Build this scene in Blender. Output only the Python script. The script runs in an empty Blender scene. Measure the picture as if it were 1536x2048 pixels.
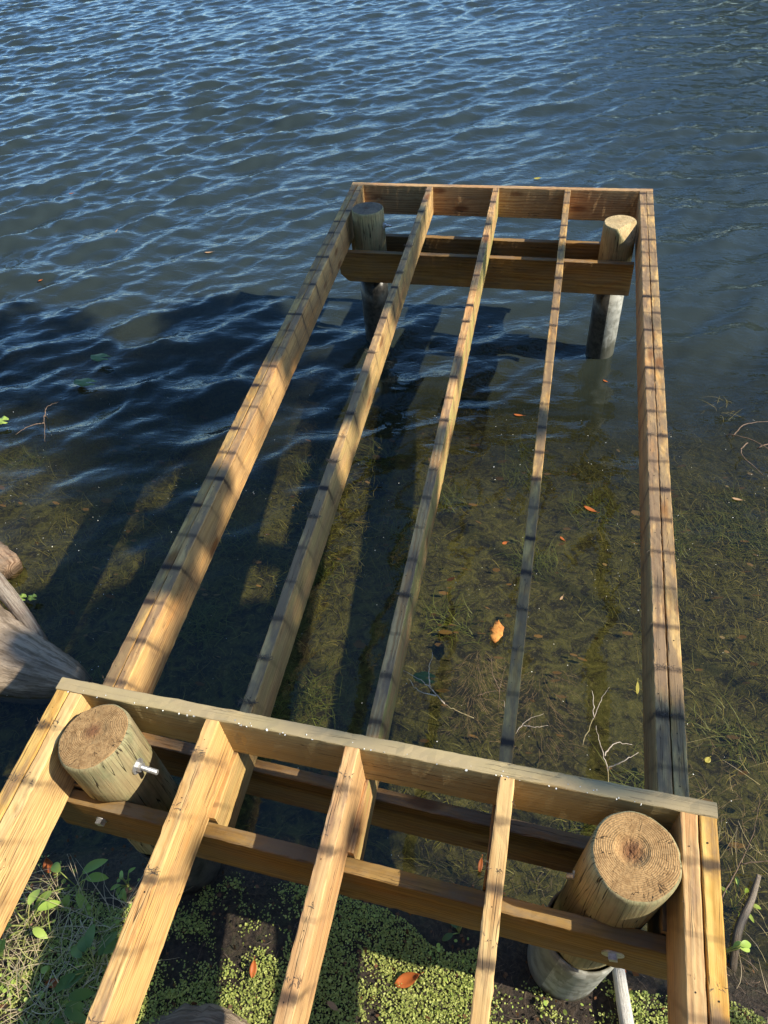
import bpy, math, random
import numpy as np
from mathutils import Vector, Matrix
random.seed(7); rng = np.random.default_rng(11)
scn = bpy.context.scene
col = scn.collection

# ------------------------------------------------------------------ camera, sky, sun, exposure
CAM = Vector((1.2279, -0.8118, 1.9048))
def cam_axes(p, y, r):
    p, y, r = map(math.radians, (p, y, r))
    F = Vector((math.sin(y)*math.cos(p), math.cos(y)*math.cos(p), math.sin(p)))
    R = F.cross(Vector((0, 0, 1))).normalized(); U = R.cross(F)
    return F, R*math.cos(r)+U*math.sin(r), -R*math.sin(r)+U*math.cos(r)
F_, R_, U_ = cam_axes(-45.7744, -15.858, -5.9706)
cd = bpy.data.cameras.new("camera"); cam = bpy.data.objects.new("camera", cd); col.objects.link(cam)
m = Matrix.Identity(4)
for i in range(3):
    m[i][0] = R_[i]; m[i][1] = U_[i]; m[i][2] = -F_[i]; m[i][3] = CAM[i]
cam.matrix_world = m
cd.sensor_fit = 'VERTICAL'; cd.sensor_height = 36.0; cd.lens = 36*1432.19/2048
cd.clip_start = 0.02; cd.clip_end = 3000
scn.camera = cam

SUN = Vector((1.18, -0.045, 1.0)).normalized()          # towards the sun
elev = math.asin(SUN.z); az = math.atan2(SUN.x, SUN.y)
w = bpy.data.worlds.new("World"); scn.world = w; w.use_nodes = True
nt = w.node_tree; nt.nodes.clear()
sky = nt.nodes.new('ShaderNodeTexSky'); sky.sky_type = 'NISHITA'; sky.sun_disc = False
sky.sun_elevation = elev; sky.sun_rotation = az; sky.air_density = 1.0; sky.dust_density = 0.4; sky.ozone_density = 3.0
bg = nt.nodes.new('ShaderNodeBackground'); bg.inputs[1].default_value = 0.15
wo = nt.nodes.new('ShaderNodeOutputWorld')
hs = nt.nodes.new('ShaderNodeHueSaturation'); hs.inputs['Saturation'].default_value = 1.15
nt.links.new(sky.outputs[0], hs.inputs['Color']); nt.links.new(hs.outputs[0], bg.inputs[0]); nt.links.new(bg.outputs[0], wo.inputs[0])
sd = bpy.data.lights.new("sun", 'SUN'); sd.energy = 4.4; sd.angle = math.radians(0.5); sd.color = (1, .90, .74)
so = bpy.data.objects.new("sun", sd); col.objects.link(so)
so.rotation_euler = SUN.to_track_quat('Z', 'Y').to_euler()
scn.view_settings.view_transform = 'Standard'; scn.view_settings.look = 'None'
scn.view_settings.exposure = 0.84; scn.view_settings.gamma = 1
scn.cycles.use_denoising = True
scn.cycles.sample_clamp_indirect = 4; scn.cycles.sample_clamp_direct = 25
scn.cycles.transparent_max_bounces = 12; scn.cycles.max_bounces = 8
scn.cycles.caustics_reflective = False; scn.cycles.caustics_refractive = False

ZW = -0.84                                             # water level; z = 0 is the top of the outer joists

# ------------------------------------------------------------------ node helper
class NT:
    def __init__(s, name):
        s.m = bpy.data.materials.new(name); s.m.use_nodes = True; s.t = s.m.node_tree; s.t.nodes.clear()
        s.out = s.n('ShaderNodeOutputMaterial')
    def n(s, t, **k):
        x = s.t.nodes.new(t)
        for a, b in k.items(): setattr(x, a, b)
        return x
    def set(s, sock, v):
        if v is None: return
        if isinstance(v, bpy.types.NodeSocket): s.t.links.new(v, sock)
        else:
            if sock.type == 'RGBA' and len(v) == 3: v = (*v, 1)
            sock.default_value = v
    def math(s, op, a, b=None, c=None, clamp=False):
        x = s.n('ShaderNodeMath', operation=op, use_clamp=clamp)
        for i, v in enumerate((a, b, c)):
            if v is not None: s.set(x.inputs[i], v)
        return x.outputs[0]
    def sep(s, v):
        x = s.n('ShaderNodeSeparateXYZ'); s.set(x.inputs[0], v); return x.outputs
    def comb(s, a, b, c):
        x = s.n('ShaderNodeCombineXYZ')
        for i, v in enumerate((a, b, c)): s.set(x.inputs[i], v)
        return x.outputs[0]
    def vm(s, op, a, b=None):
        x = s.n('ShaderNodeVectorMath', operation=op); s.set(x.inputs[0], a)
        if b is not None: s.set(x.inputs[1], b)
        return x.outputs[1] if op == 'LENGTH' else x.outputs[0]
    def noise(s, v, scale, detail=3, rough=.55, dist=0, col=False):
        x = s.n('ShaderNodeTexNoise'); s.set(x.inputs['Vector'], v); x.inputs['Scale'].default_value = scale
        x.inputs['Detail'].default_value = detail; x.inputs['Roughness'].default_value = rough; x.inputs['Distortion'].default_value = dist
        return x.outputs[1] if col else x.outputs[0]
    def mr(s, v, a, b, c=0, d=1, smooth=True):
        x = s.n('ShaderNodeMapRange'); x.interpolation_type = 'SMOOTHSTEP' if smooth else 'LINEAR'
        s.set(x.inputs[0], v)
        for i, q in enumerate((a, b, c, d)): s.set(x.inputs[i+1], q)
        return x.outputs[0]
    def mix(s, f, a, b, mode='MIX'):
        x = s.n('ShaderNodeMix', data_type='RGBA', blend_type=mode)
        s.set(x.inputs[0], f); s.set(x.inputs[6], a); s.set(x.inputs[7], b); return x.outputs[2]
    def ramp(s, f, stops):
        x = s.n('ShaderNodeValToRGB'); s.set(x.inputs[0], f); e = x.color_ramp.elements
        while len(e) < len(stops): e.new(.5)
        for q, (p, c) in zip(e, stops): q.position = p; q.color = (*c, 1)
        return x.outputs[0]
    def bump(s, h, strength, dist, normal=None):
        x = s.n('ShaderNodeBump'); x.inputs['Strength'].default_value = strength; x.inputs['Distance'].default_value = dist
        s.set(x.inputs['Height'], h)
        if normal: s.set(x.inputs['Normal'], normal)
        return x.outputs[0]
    def bsdf(s, color, rough=.7, normal=None, spec=.3, metal=0, **k):
        b = s.n('ShaderNodeBsdfPrincipled'); s.set(b.inputs['Base Color'], color); s.set(b.inputs['Roughness'], rough)
        b.inputs['Specular IOR Level'].default_value = spec; b.inputs['Metallic'].default_value = metal
        if normal: s.set(b.inputs['Normal'], normal)
        for a, v in k.items(): s.set(b.inputs[a], v)
        return b.outputs[0]
    def done(s, sh):
        s.t.links.new(sh, s.out.inputs[0]); return s.m

# ------------------------------------------------------------------ materials
def wood(name, early, late, grey, greyamt, algae=0., side_algae=0., marks=None, rough=.75, freq=150):
    N = NT(name)
    tc = N.n('ShaderNodeTexCoord').outputs['Object']
    oi = N.n('ShaderNodeObjectInfo').outputs['Random']
    off = N.comb(N.math('MULTIPLY', oi, 31.7), N.math('MULTIPLY', oi, 57.1), N.math('MULTIPLY', oi, 13.3))
    X, Y, Z = N.sep(tc)
    vlong = N.vm('ADD', N.comb(X, N.math('MULTIPLY', Y, .09), Z), off)
    warp = N.noise(vlong, 5, 3, .5, col=True)
    wx, wy, wz = N.sep(warp)
    cx = N.math('SUBTRACT', N.math('MULTIPLY', oi, .05), .03)
    rx = N.math('ADD', N.math('SUBTRACT', X, cx), N.math('MULTIPLY', N.math('SUBTRACT', wx, .5), .09))
    rz = N.math('ADD', N.math('ADD', Z, .20), N.math('MULTIPLY', N.math('SUBTRACT', wz, .5), .12))
    r = N.math('SQRT', N.math('ADD', N.math('MULTIPLY', rx, rx), N.math('MULTIPLY', N.math('MULTIPLY', rz, rz), .55)))
    wob = N.noise(N.vm('ADD', N.comb(N.math('MULTIPLY', X, 1), N.math('MULTIPLY', Y, 1.3), Z), off), 4, 3, .6)
    ph = N.math('FRACT', N.math('ADD', N.math('MULTIPLY', r, freq), N.math('MULTIPLY', wob, 1.2)))
    ring = N.mr(N.math('ABSOLUTE', N.math('SUBTRACT', ph, .62)), .0, .42, 1, 0)
    fib = N.noise(N.vm('ADD', N.comb(N.math('MULTIPLY', X, 420), N.math('MULTIPLY', Y, 7), N.math('MULTIPLY', Z, 420)), off), 1, 3, .6)
    fib2 = N.noise(N.vm('ADD', N.comb(N.math('MULTIPLY', X, 90), N.math('MULTIPLY', Y, 2.5), N.math('MULTIPLY', Z, 90)), off), 1, 3, .6)
    big = N.noise(N.vm('ADD', N.comb(N.math('MULTIPLY', X, 3), Y, N.math('MULTIPLY', Z, 3)), off), 3.2, 4, .6)
    ringamt = N.math('MULTIPLY', ring, N.mr(big, .3, .7, .45, .95))
    c = N.mix(ringamt, early, late)
    c = N.mix(N.mr(fib2, .42, .7, 0, .55), c, tuple(q*.62 for q in late))
    c = N.mix(N.mr(big, .52, .68, 0, .55), c, (early[0]*.95, early[1]*.66, early[2]*.5))
    c = N.mix(N.mr(fib, .3, .75, 0, .3), c, (early[0]*1.15, early[1]*1.12, early[2]*1.1))
    # weathering: the faces that lie open to the rain have greyed
    nz = N.sep(N.n('ShaderNodeTexCoord').outputs['Normal'])[2]
    top = N.mr(nz, .5, .9)
    gn = N.noise(N.vm('ADD', N.comb(N.math('MULTIPLY', X, 8), N.math('MULTIPLY', Y, 2.2), N.math('MULTIPLY', Z, 8)), off), 2.2, 5, .65)
    gmask = N.math('MULTIPLY', N.mr(gn, .62-greyamt*.4, .86-greyamt*.4), N.math('ADD', N.math('MULTIPLY', top, .55), .45))
    c = N.mix(N.math('MULTIPLY', gmask, .85), c, grey)
    # knots
    kv = N.n('ShaderNodeTexVoronoi'); kv.inputs['Scale'].default_value = 1.0
    N.set(kv.inputs['Vector'], N.vm('ADD', N.comb(N.math('MULTIPLY', X, 7), N.math('MULTIPLY', Y, 2.6), N.math('MULTIPLY', Z, 7)), off))
    c = N.mix(N.mr(kv.outputs['Distance'], .07, .19, .8, 0), c, (late[0]*.5, late[1]*.4, late[2]*.4))
    # every board has its own tone
    tone = N.n('ShaderNodeHueSaturation'); N.set(tone.inputs['Color'], c); N.set(tone.inputs['Hue'], N.math('ADD', .497, N.math('MULTIPLY', oi, .014)))
    N.set(tone.inputs['Value'], N.math('ADD', .84, N.math('MULTIPLY', N.math('FRACT', N.math('MULTIPLY', oi, 7.3)), .22))); N.set(tone.inputs['Saturation'], N.math('ADD', .95, N.math('MULTIPLY', N.math('FRACT', N.math('MULTIPLY', oi, 3.7)), .16)))
    c = tone.outputs[0]
    # long drying checks
    ch = N.noise(N.vm('ADD', N.comb(N.math('MULTIPLY', X, 60), N.math('MULTIPLY', Y, 1.1), N.math('MULTIPLY', Z, 60)), off), 1, 2, .5)
    chk = N.mr(N.math('ABSOLUTE', N.math('SUBTRACT', ch, .5)), 0, .012, 1, 0)
    chk = N.math('MULTIPLY', chk, N.mr(big, .42, .56))
    c = N.mix(N.math('MULTIPLY', chk, .75), c, (.05, .03, .018))
    if algae or side_algae:
        an = N.noise(N.vm('ADD', N.comb(N.math('MULTIPLY', X, 6), N.math('MULTIPLY', Y, 1.6), N.math('MULTIPLY', Z, 6)), off), 2.4, 5, .7)
        side = N.math('SUBTRACT', 1, top)
        am = N.math('MULTIPLY', N.mr(an, .36, .62), N.math('ADD', N.math('MULTIPLY', top, algae), N.math('MULTIPLY', side, side_algae)), clamp=True)
        c = N.mix(am, c, (.33, .33, .10) if side_algae else (.35, .275, .155))
    if marks:
        y0, pitch, amt = marks
        jn = N.noise(N.comb(N.math('MULTIPLY', X, 22), N.math('MULTIPLY', Y, 22), N.math('MULTIPLY', Z, 22)), 1.6, 4, .6)
        ys = N.math('ADD', N.math('SUBTRACT', Y, y0), N.math('MULTIPLY', N.math('SUBTRACT', jn, .5), .018))
        ys = N.math('ADD', ys, N.math('MULTIPLY', Z, .30))          # lines leaning down the faces
        u = N.math('DIVIDE', ys, pitch)
        d = N.math('MULTIPLY', N.math('ABSOLUTE', N.math('SUBTRACT', N.math('FRACT', N.math('ADD', u, 100.5)), .5)), pitch)
        idx = N.math('FLOOR', N.math('ADD', u, 100.5))
        rnd = N.n('ShaderNodeTexWhiteNoise'); rnd.noise_dimensions = '3D'; N.set(rnd.inputs['Vector'], N.comb(idx, oi, 3.1))
        rv = rnd.outputs['Value']
        topm = N.mr(d, .003, N.math('ADD', .009, N.math('MULTIPLY', rv, .012)), 1, 0)
        wide = N.math('MULTIPLY', N.mr(d, .0, .05, 1, 0), N.mr(jn, .35, .65, .1, .75))
        fade = N.mr(Z, -.17, -.01, .18, 1)
        sidem = N.math('MULTIPLY', N.mr(d, .0, .014, 1, 0), fade)
        mm = N.math('MAXIMUM', N.math('MULTIPLY', topm, top), N.math('MULTIPLY', N.math('MULTIPLY', sidem, .8), N.math('SUBTRACT', 1, top)))
        mm = N.math('MULTIPLY', mm, N.math('ADD', .36, N.math('MULTIPLY', N.math('MULTIPLY', rv, rv), .75)))
        c = N.mix(N.math('MULTIPLY', N.math('MULTIPLY', wide, amt), N.math('MULTIPLY', rv, .9), clamp=True), c, (grey[0]*.72, grey[1]*.66, grey[2]*.62))
        c = N.mix(N.math('MULTIPLY', mm, amt, clamp=True), c, (.035, .024, .018))
    h = N.math('ADD', N.math('MULTIPLY', ring, -.5), N.math('ADD', N.math('MULTIPLY', fib, .7), N.math('MULTIPLY', chk, -2.5)))
    return N.done(N.bsdf(c, rough, N.bump(h, .55, .0016), .25))

E_, L_, G_ = (.63, .395, .165), (.37, .165, .05), (.20, .135, .085)
M_far = wood('joist_wood_outer', E_, L_, G_, .72, marks=(.14, .1545, 1.0))
M_far_alg = wood('joist_wood_algae', E_, L_, G_, .55, side_algae=.75, marks=(.14, .1545, 1.0))
M_far_alg2 = wood('joist_wood_faint_algae', E_, L_, G_, .7, side_algae=.25, marks=(.14, .1545, 1.0))
M_near = wood('joist_wood_inner', (.68, .435, .175), (.43, .21, .065), (.25, .16, .10), .36, marks=(-.10, .147, .8))
M_rim = wood('rim_wood', (.42, .31, .16), (.31, .215, .105), (.35, .275, .155), .9, algae=.8, freq=90)
M_rimfar = wood('far_rim_wood', (.50, .33, .15), (.30, .15, .06), (.28, .2, .12), .3, freq=120)
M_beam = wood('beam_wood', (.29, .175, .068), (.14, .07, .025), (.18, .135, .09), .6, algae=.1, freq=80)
M_beamtop = M_beam

def pile_side(name):
    N = NT(name); tc = N.n('ShaderNodeTexCoord').outputs['Object']; X, Y, Z = N.sep(tc)
    oi = N.n('ShaderNodeObjectInfo').outputs['Random']
    o = N.math('MULTIPLY', oi, 20)
    big = N.noise(N.vm('ADD', tc, N.comb(o, o, o)), 9, 4, .65)
    fib = N.noise(N.comb(N.math('MULTIPLY', X, 130), N.math('MULTIPLY', Y, 130), N.math('MULTIPLY', Z, 5)), 1, 4, .6)
    mid = N.noise(N.comb(N.math('MULTIPLY', X, 26), N.math('MULTIPLY', Y, 26), N.math('MULTIPLY', Z, 5)), 1, 4, .6)
    c = N.mix(N.mr(big, .38, .62), (.36, .31, .16), (.24, .235, .12))
    c = N.mix(N.mr(mid, .35, .7, 0, .8), c, (.33, .25, .13))
    c = N.mix(N.mr(fib, .4, .75, 0, .55), c, (.12, .09, .05))
    ang = N.math('ARCTAN2', Y, X)
    cr = N.noise(N.comb(N.math('MULTIPLY', ang, 3.0), N.math('MULTIPLY', Z, .9), o), 1.6, 2, .5)
    crk = N.mr(N.math('ABSOLUTE', N.math('SUBTRACT', cr, .5)), 0, .011, 1, 0)
    c = N.mix(crk, c, (.03, .02, .012))
    h = N.math('ADD', N.math('ADD', fib, N.math('MULTIPLY', crk, -5)), big)
    return N.done(N.bsdf(c, .85, N.bump(h, .6, .003), .15))
def pile_top(name, c1, c2, cc, rot=1.):
    N = NT(name); tc = N.n('ShaderNodeTexCoord').outputs['Object']; X, Y, Z = N.sep(tc)
    oi = N.n('ShaderNodeObjectInfo').outputs['Random']; o = N.math('MULTIPLY', oi, 20)
    P = N.comb(X, Y, o)
    wv = N.noise(P, 7, 3, .5, col=True); a, b, _ = N.sep(wv)
    px = N.math('ADD', N.math('ADD', X, .008), N.math('MULTIPLY', N.math('SUBTRACT', a, .5), .03))
    py = N.math('ADD', N.math('ADD', Y, -.012), N.math('MULTIPLY', N.math('SUBTRACT', b, .5), .03))
    r = N.math('SQRT', N.math('ADD', N.math('MULTIPLY', px, px), N.math('MULTIPLY', py, py)))
    ph = N.math('FRACT', N.math('MULTIPLY', r, 230))
    ring = N.mr(N.math('ABSOLUTE', N.math('SUBTRACT', ph, .6)), 0, .4, 1, 0)
    big = N.noise(P, 14, 5, .7); fine = N.noise(P, 160, 4, .7)
    c = N.mix(N.math('MULTIPLY', ring, N.mr(big, .35, .65, .05, .38)), c1, c2)
    c = N.mix(N.mr(big, .42, .68, 0, .6), c, (c2[0]*.72, c2[1]*.8, c2[2]*.9))
    c = N.mix(N.mr(fine, .42, .68, 0, .6), c, (c2[0]*.5, c2[1]*.45, c2[2]*.4)); c = N.mix(N.mr(N.noise(P, 42, 5, .8), .5, .62, 0, .5), c, (c2[0]*.6, c2[1]*.55, c2[2]*.5))
    ctr = N.mr(N.math('ADD', r, N.math('MULTIPLY', big, .03)), .018, .05, 1, 0)
    c = N.mix(N.math('MULTIPLY', ctr, .8*rot), c, cc)
    ang = N.math('ARCTAN2', py, px)
    rc = N.noise(N.comb(N.math('MULTIPLY', ang, 1.5), N.math('MULTIPLY', r, 6), o), 2.2, 2, .5)
    crk = N.math('MULTIPLY', N.mr(N.math('ABSOLUTE', N.math('SUBTRACT', rc, .5)), 0, .008, 1, 0), N.mr(r, .02, .05))
    c = N.mix(N.math('MULTIPLY', crk, .8), c, (.04, .025, .015))
    h = N.math('ADD', N.math('MULTIPLY', ring, -.4), N.math('ADD', N.math('MULTIPLY', fine, 1.2), N.math('ADD', N.math('MULTIPLY', crk, -3), N.math('MULTIPLY', N.math('MULTIPLY', ctr, fine), 6*rot))))
    return N.done(N.bsdf(c, .85, N.bump(h, .6, .003), .15))
M_pside = pile_side('pile_side_wood')
M_ptop = pile_top('pile_cut_wood', (.45, .28, .12), (.32, .185, .075), (.20, .085, .04))
M_ptop_dark = pile_top('pile_cut_wood_shaded', (.21, .17, .12), (.13, .105, .075), (.13, .075, .045))  # darker tones carry the shade over the far left pile top
M_ptop_pale = pile_top('pile_cut_wood_fresh', (.62, .47, .24), (.48, .34, .16), (.45, .28, .13), .4)

def simple(name, c, c2, scale=20, rough=.7, bump=.3, dist=.002, metal=0, spec=.3, lo=.4, hi=.65, wet=False, **k):
    N = NT(name); tc = N.n('ShaderNodeTexCoord').outputs['Object']
    n = N.noise(tc, scale, 5, .65); cc = N.mix(N.mr(n, lo, hi), c, c2)
    if wet:
        wz = N.sep(N.n('ShaderNodeNewGeometry').outputs['Position'])[2]; wn = N.noise(N.comb(N.sep(tc)[0], N.sep(tc)[1], N.math('MULTIPLY', N.sep(tc)[2], .25)), 24, 4, .6)
        cc = N.mix(N.mr(N.math('SUBTRACT', wz, N.math('MULTIPLY', wn, .22)), ZW-.08, ZW+.02, .88, 0), cc, (.045, .045, .028))
        cc = N.mix(N.mr(wn, .52, .62, 0, .55), cc, (.11, .105, .075))
    return N.done(N.bsdf(cc, rough, N.bump(n, bump, dist), spec, metal, **k))
M_sleeve = simple('grey_sleeve_plastic', (.36, .36, .31), (.20, .20, .165), 22, .55, .4, .003, wet=True)
M_sleeve_wet = simple('weathered_sleeve_plastic', (.30, .32, .31), (.13, .14, .13), 18, .35, .3, .002)
M_sleeve_dark = simple('dark_wet_shaded_sleeve', (.055, .052, .045), (.02, .02, .018), 30, .3, .4, .002)  # wet dark tone, also used as painted shade on sleeves
M_sleeve_shade = simple('grey_sleeve_shaded_side', (.20, .20, .18), (.12, .12, .11), 14, .5, .2, .002)  # sleeve side away from the sun, its shade put into the colour
M_steel = simple('galvanised_steel', (.62, .62, .60), (.42, .42, .41), 90, .42, .3, .0005, metal=.75, spec=.5)
M_hole = simple('screw_hole_dark', (.015, .01, .008), (.03, .02, .012), 60, .9)

def bark(name, c1, c2, c3, f=50, ax=0):
    N = NT(name); tc = N.n('ShaderNodeTexCoord').outputs['UV']; u, v, _ = N.sep(tc)
    ob = N.n('ShaderNodeTexCoord').outputs['Object']
    wv = N.noise(ob, 6, 3, .6)
    rid = N.noise(N.comb(N.math('ADD', N.math('MULTIPLY', u, 4), N.math('MULTIPLY', wv, 1.2)), N.math('MULTIPLY', v, f), 0), 1.0, 4, .65)
    big = N.noise(ob, 5, 4, .6)
    c = N.mix(N.mr(rid, .35, .62), c2, c1); c = N.mix(N.mr(big, .5, .68, 0, .8), c, c3)
    fine = N.noise(N.comb(N.math('MULTIPLY', u, 22), N.math('MULTIPLY', v, f*3.2), 0), 1.0, 5, .7)
    c = N.mix(N.mr(fine, .52, .68, 0, .5), c, tuple(q*.4 for q in c2))
    wz = N.sep(N.n('ShaderNodeNewGeometry').outputs['Position'])[2]
    c = N.mix(N.mr(N.math('SUBTRACT', wz, N.math('MULTIPLY', big, .06)), ZW-.02, ZW+.01, .6, 0), c, (.03, .025, .016))
    return N.done(N.bsdf(c, .85, N.bump(N.math('ADD', rid, N.math('MULTIPLY', fine, -.7)), 1.0, .012), .15))
M_log = bark('grey_driftwood', (.42, .33, .235), (.18, .135, .09), (.22, .17, .115), 34)
M_logred = bark('reddish_bark', (.40, .27, .17), (.17, .10, .06), (.26, .20, .14), 24)
M_branch = bark('weathered_branch', (.40, .34, .26), (.2, .15, .11), (.30, .22, .17), 16)
M_white = bark('bleached_wood', (.75, .72, .64), (.55, .52, .45), (.60, .57, .5), 14)
M_twigm = simple('pale_twig', (.50, .43, .34), (.33, .26, .2), 60, .8)
M_twigd = simple('brown_twig', (.22, .15, .10), (.12, .08, .05), 60, .8)
M_trunk = bark('living_bark', (.2, .16, .12), (.1, .08, .06), (.15, .13, .1), 40)

def leafmat(name, c1, c2, transl=.35, scale=3):
    N = NT(name)
    oi = N.n('ShaderNodeNewGeometry').outputs['Random Per Island']
    tc = N.n('ShaderNodeTexCoord').outputs['Object']
    c = N.mix(oi, c1, c2); n = N.noise(tc, scale, 3, .6)
    c = N.mix(N.mr(n, .35, .7, 0, .5), c, tuple(q*.55 for q in c1))
    p = N.bsdf(c, .5, None, .3)
    t = N.n('ShaderNodeBsdfTranslucent'); N.set(t.inputs[0], c)
    mx = N.n('ShaderNodeMixShader'); mx.inputs[0].default_value = transl
    N.t.links.new(p, mx.inputs[1]); N.t.links.new(t.outputs[0], mx.inputs[2])
    return N.done(mx.outputs[0])
M_orange = leafmat('orange_leaf', (.62, .20, .045), (.42, .10, .025), .25, 60)
M_tan = leafmat('tan_leaf', (.62, .42, .24), (.5, .3, .15), .25, 60)
M_yellow = leafmat('yellow_leaf', (.6, .5, .1), (.45, .4, .08), .3, 60)
M_clover = leafmat('pennywort_green', (.46, .60, .14), (.32, .46, .08), .3, 3)
M_duck = leafmat('duckweed_green', (.56, .60, .17), (.20, .27, .05), .25, 3)
M_grass = leafmat('grass_green', (.34, .42, .10), (.50, .46, .18), .3, 3)
M_straw = leafmat('dry_straw', (.72, .60, .38), (.48, .38, .22), .2, 3)
M_broad = leafmat('broad_leaf_green', (.16, .27, .07), (.11, .2, .05), .3, 8)
M_weed = leafmat('waterweed_olive', (.18, .165, .034), (.022, .021, .007), .2, 2)
M_weed2 = leafmat('waterweed_yellow', (.36, .29, .08), (.13, .10, .03), .2, 2)
M_lily = leafmat('submerged_leaf_green', (.16, .26, .10), (.10, .19, .07), .25, 30)
M_tree = leafmat('tree_leaf', (.10, .13, .03), (.06, .085, .02), .3, 1)
M_litter = simple('dark_litter', (.075, .055, .04), (.13, .10, .075), 60, .9)
M_sponge = simple('rotting_orange_clump', (.55, .25, .06), (.34, .13, .03), 50, .9, .6, .004)

def ground_mat():
    N = NT('lake_bed_and_bank'); g = N.n('ShaderNodeNewGeometry').outputs['Position']; X, Y, Z = N.sep(g)
    n1 = N.noise(g, 2.3, 5, .65); n2 = N.noise(g, 11, 7, .75, 1.2); n3 = N.noise(g, 60, 5, .75); 
    c = N.mix(N.mr(n1, .4, .62), (.026, .023, .009), (.050, .047, .014))
    c = N.mix(N.mr(n2, .45, .68, 0, .9), c, (.10, .092, .028))
    c = N.mix(N.mr(n2, .40, .50, .95, 0), c, (.012, .010, .006))
    c = N.mix(N.mr(n3, .52, .72, 0, .7), c, (.17, .14, .07))
    land = N.mr(N.math('ADD', Z, N.math('MULTIPLY', n2, .06)), ZW-.02, ZW+.08)
    mud = N.mix(N.mr(n3, .4, .66), (.014, .010, .007), (.055, .038, .024))
    mud = N.mix(N.mr(n2, .5, .66, 0, .6), mud, (.035, .036, .012))
    c = N.mix(land, c, mud)
    h = N.math('ADD', N.math('MULTIPLY', n2, 1.5), n3)
    return N.done(N.bsdf(c, N.mr(land, 0, 1, .9, .6), N.bump(h, .7, .012), .3))
M_ground = ground_mat()

def water_mat():
    N = NT('lake_water'); g = N.n('ShaderNodeNewGeometry').outputs['Position']; X, Y, Z = N.sep(g)
    # fine ripples on top of the modelled waves
    rot = N.n('ShaderNodeMapping'); rot.inputs['Rotation'].default_value[2] = math.radians(-37); rot.inputs['Scale'].default_value = (.45, 1, 1)
    N.set(rot.inputs['Vector'], g)
    far = N.mr(Y, .0, 3.8, .08, 1)
    n1 = N.noise(rot.outputs[0], 13, 3, .55, .6); n2 = N.noise(rot.outputs[0], 34, 2, .5, .5)
    h = N.math('ADD', N.math('MULTIPLY', n1, .75), N.math('MULTIPLY', n2, .14))
    bp = N.n('ShaderNodeBump'); bp.inputs['Distance'].default_value = .016
    N.set(bp.inputs['Height'], h); N.set(bp.inputs['Strength'], N.math('MULTIPLY', far, .8))
    nrm = bp.outputs[0]
    # Schlick reflectance, the same from above and below so that the sun reaches the bed
    dt = N.n('ShaderNodeVectorMath', operation='DOT_PRODUCT'); N.set(dt.inputs[0], nrm); N.set(dt.inputs[1], N.n('ShaderNodeNewGeometry').outputs['Incoming'])
    fac = N.math('ADD', .021, N.math('MULTIPLY', .979, N.math('POWER', N.math('SUBTRACT', 1, N.math('ABSOLUTE', dt.outputs['Value']), clamp=True), 5)), clamp=True)
    gl = N.n('ShaderNodeBsdfGlossy'); gl.inputs['Roughness'].default_value = .03; gl.inputs['Color'].default_value = (.84, .93, 1, 1); N.set(gl.inputs['Normal'], nrm)
    tr = N.n('ShaderNodeBsdfTransparent'); tr.inputs[0].default_value = (.88, .87, .70, 1)
    df = N.n('ShaderNodeBsdfDiffuse')
    pn = N.noise(g, .7, 3, .6)
    # suspended silt: the deeper the water below, the less of the bed is seen
    t = N.math('ADD', N.math('ADD', Y, N.math('MULTIPLY', X, -.06)), N.math('MULTIPLY', N.math('SUBTRACT', pn, .5), 2.2))
    turb = N.mr(t, 1.1, 4.4, .05, .97)
    N.set(df.inputs[0], N.mix(N.mr(Y, 1.5, 5.0), (.026, .028, .013), (.025, .036, .035)))
    m1 = N.n('ShaderNodeMixShader'); N.set(m1.inputs[0], turb); N.t.links.new(tr.outputs[0], m1.inputs[1]); N.t.links.new(df.outputs[0], m1.inputs[2])
    m2 = N.n('ShaderNodeMixShader'); N.set(m2.inputs[0], fac); N.t.links.new(m1.outputs[0], m2.inputs[1]); N.t.links.new(gl.outputs[0], m2.inputs[2])
    return N.done(m2.outputs[0])
M_water = water_mat()

# ------------------------------------------------------------------ mesh + object helpers
def link(name, me, mats, parent=None, label=None, cat=None, group=None, kind=None, smooth=False):
    o = bpy.data.objects.new(name, me); col.objects.link(o)
    for mm in (mats if isinstance(mats, (list, tuple)) else [mats]): me.materials.append(mm)
    if smooth: me.polygons.foreach_set('use_smooth', [True]*len(me.polygons))
    if parent: o.parent = parent
    for k, v in (('label', label), ('category', cat), ('group', group), ('kind', kind)):
        if v: o[k] = v
    return o
def empty(name, loc, label, cat, group=None):
    o = bpy.data.objects.new(name, None); o.location = loc; o.empty_display_size = .1; col.objects.link(o)
    o['label'] = label; o['category'] = cat
    if group: o['group'] = group
    return o
def np_mesh(name, V, Fc, uv=None):
    """V (n,3); Fc (m,k) constant-size faces."""
    V = np.asarray(V, np.float32); Fc = np.asarray(Fc, np.int32)
    me = bpy.data.meshes.new(name); me.vertices.add(len(V)); me.vertices.foreach_set('co', V.ravel())
    k = Fc.shape[1]; me.loops.add(Fc.size); me.loops.foreach_set('vertex_index', Fc.ravel())
    me.polygons.add(len(Fc)); me.polygons.foreach_set('loop_start', np.arange(0, Fc.size, k, dtype=np.int32))
    if uv is not None:
        l = me.uv_layers.new(name='UVMap'); l.data.foreach_set('uv', np.asarray(uv, np.float32)[Fc.ravel()].ravel())
    me.update(calc_edges=True); me.validate(); return me
def vnoise(x, y, seed=0):
    r = np.random.default_rng(seed); o = 0
    for k in range(7):
        a = r.uniform(0, 6.28); f = 1.7**k*.6; o = o+np.sin(x*f*np.cos(a)+y*f*np.sin(a)+r.uniform(0, 6.28)+1.3*np.sin(.7*f*(x*np.sin(a)-y*np.cos(a))+k))/1.5**k
    return o/3
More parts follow.
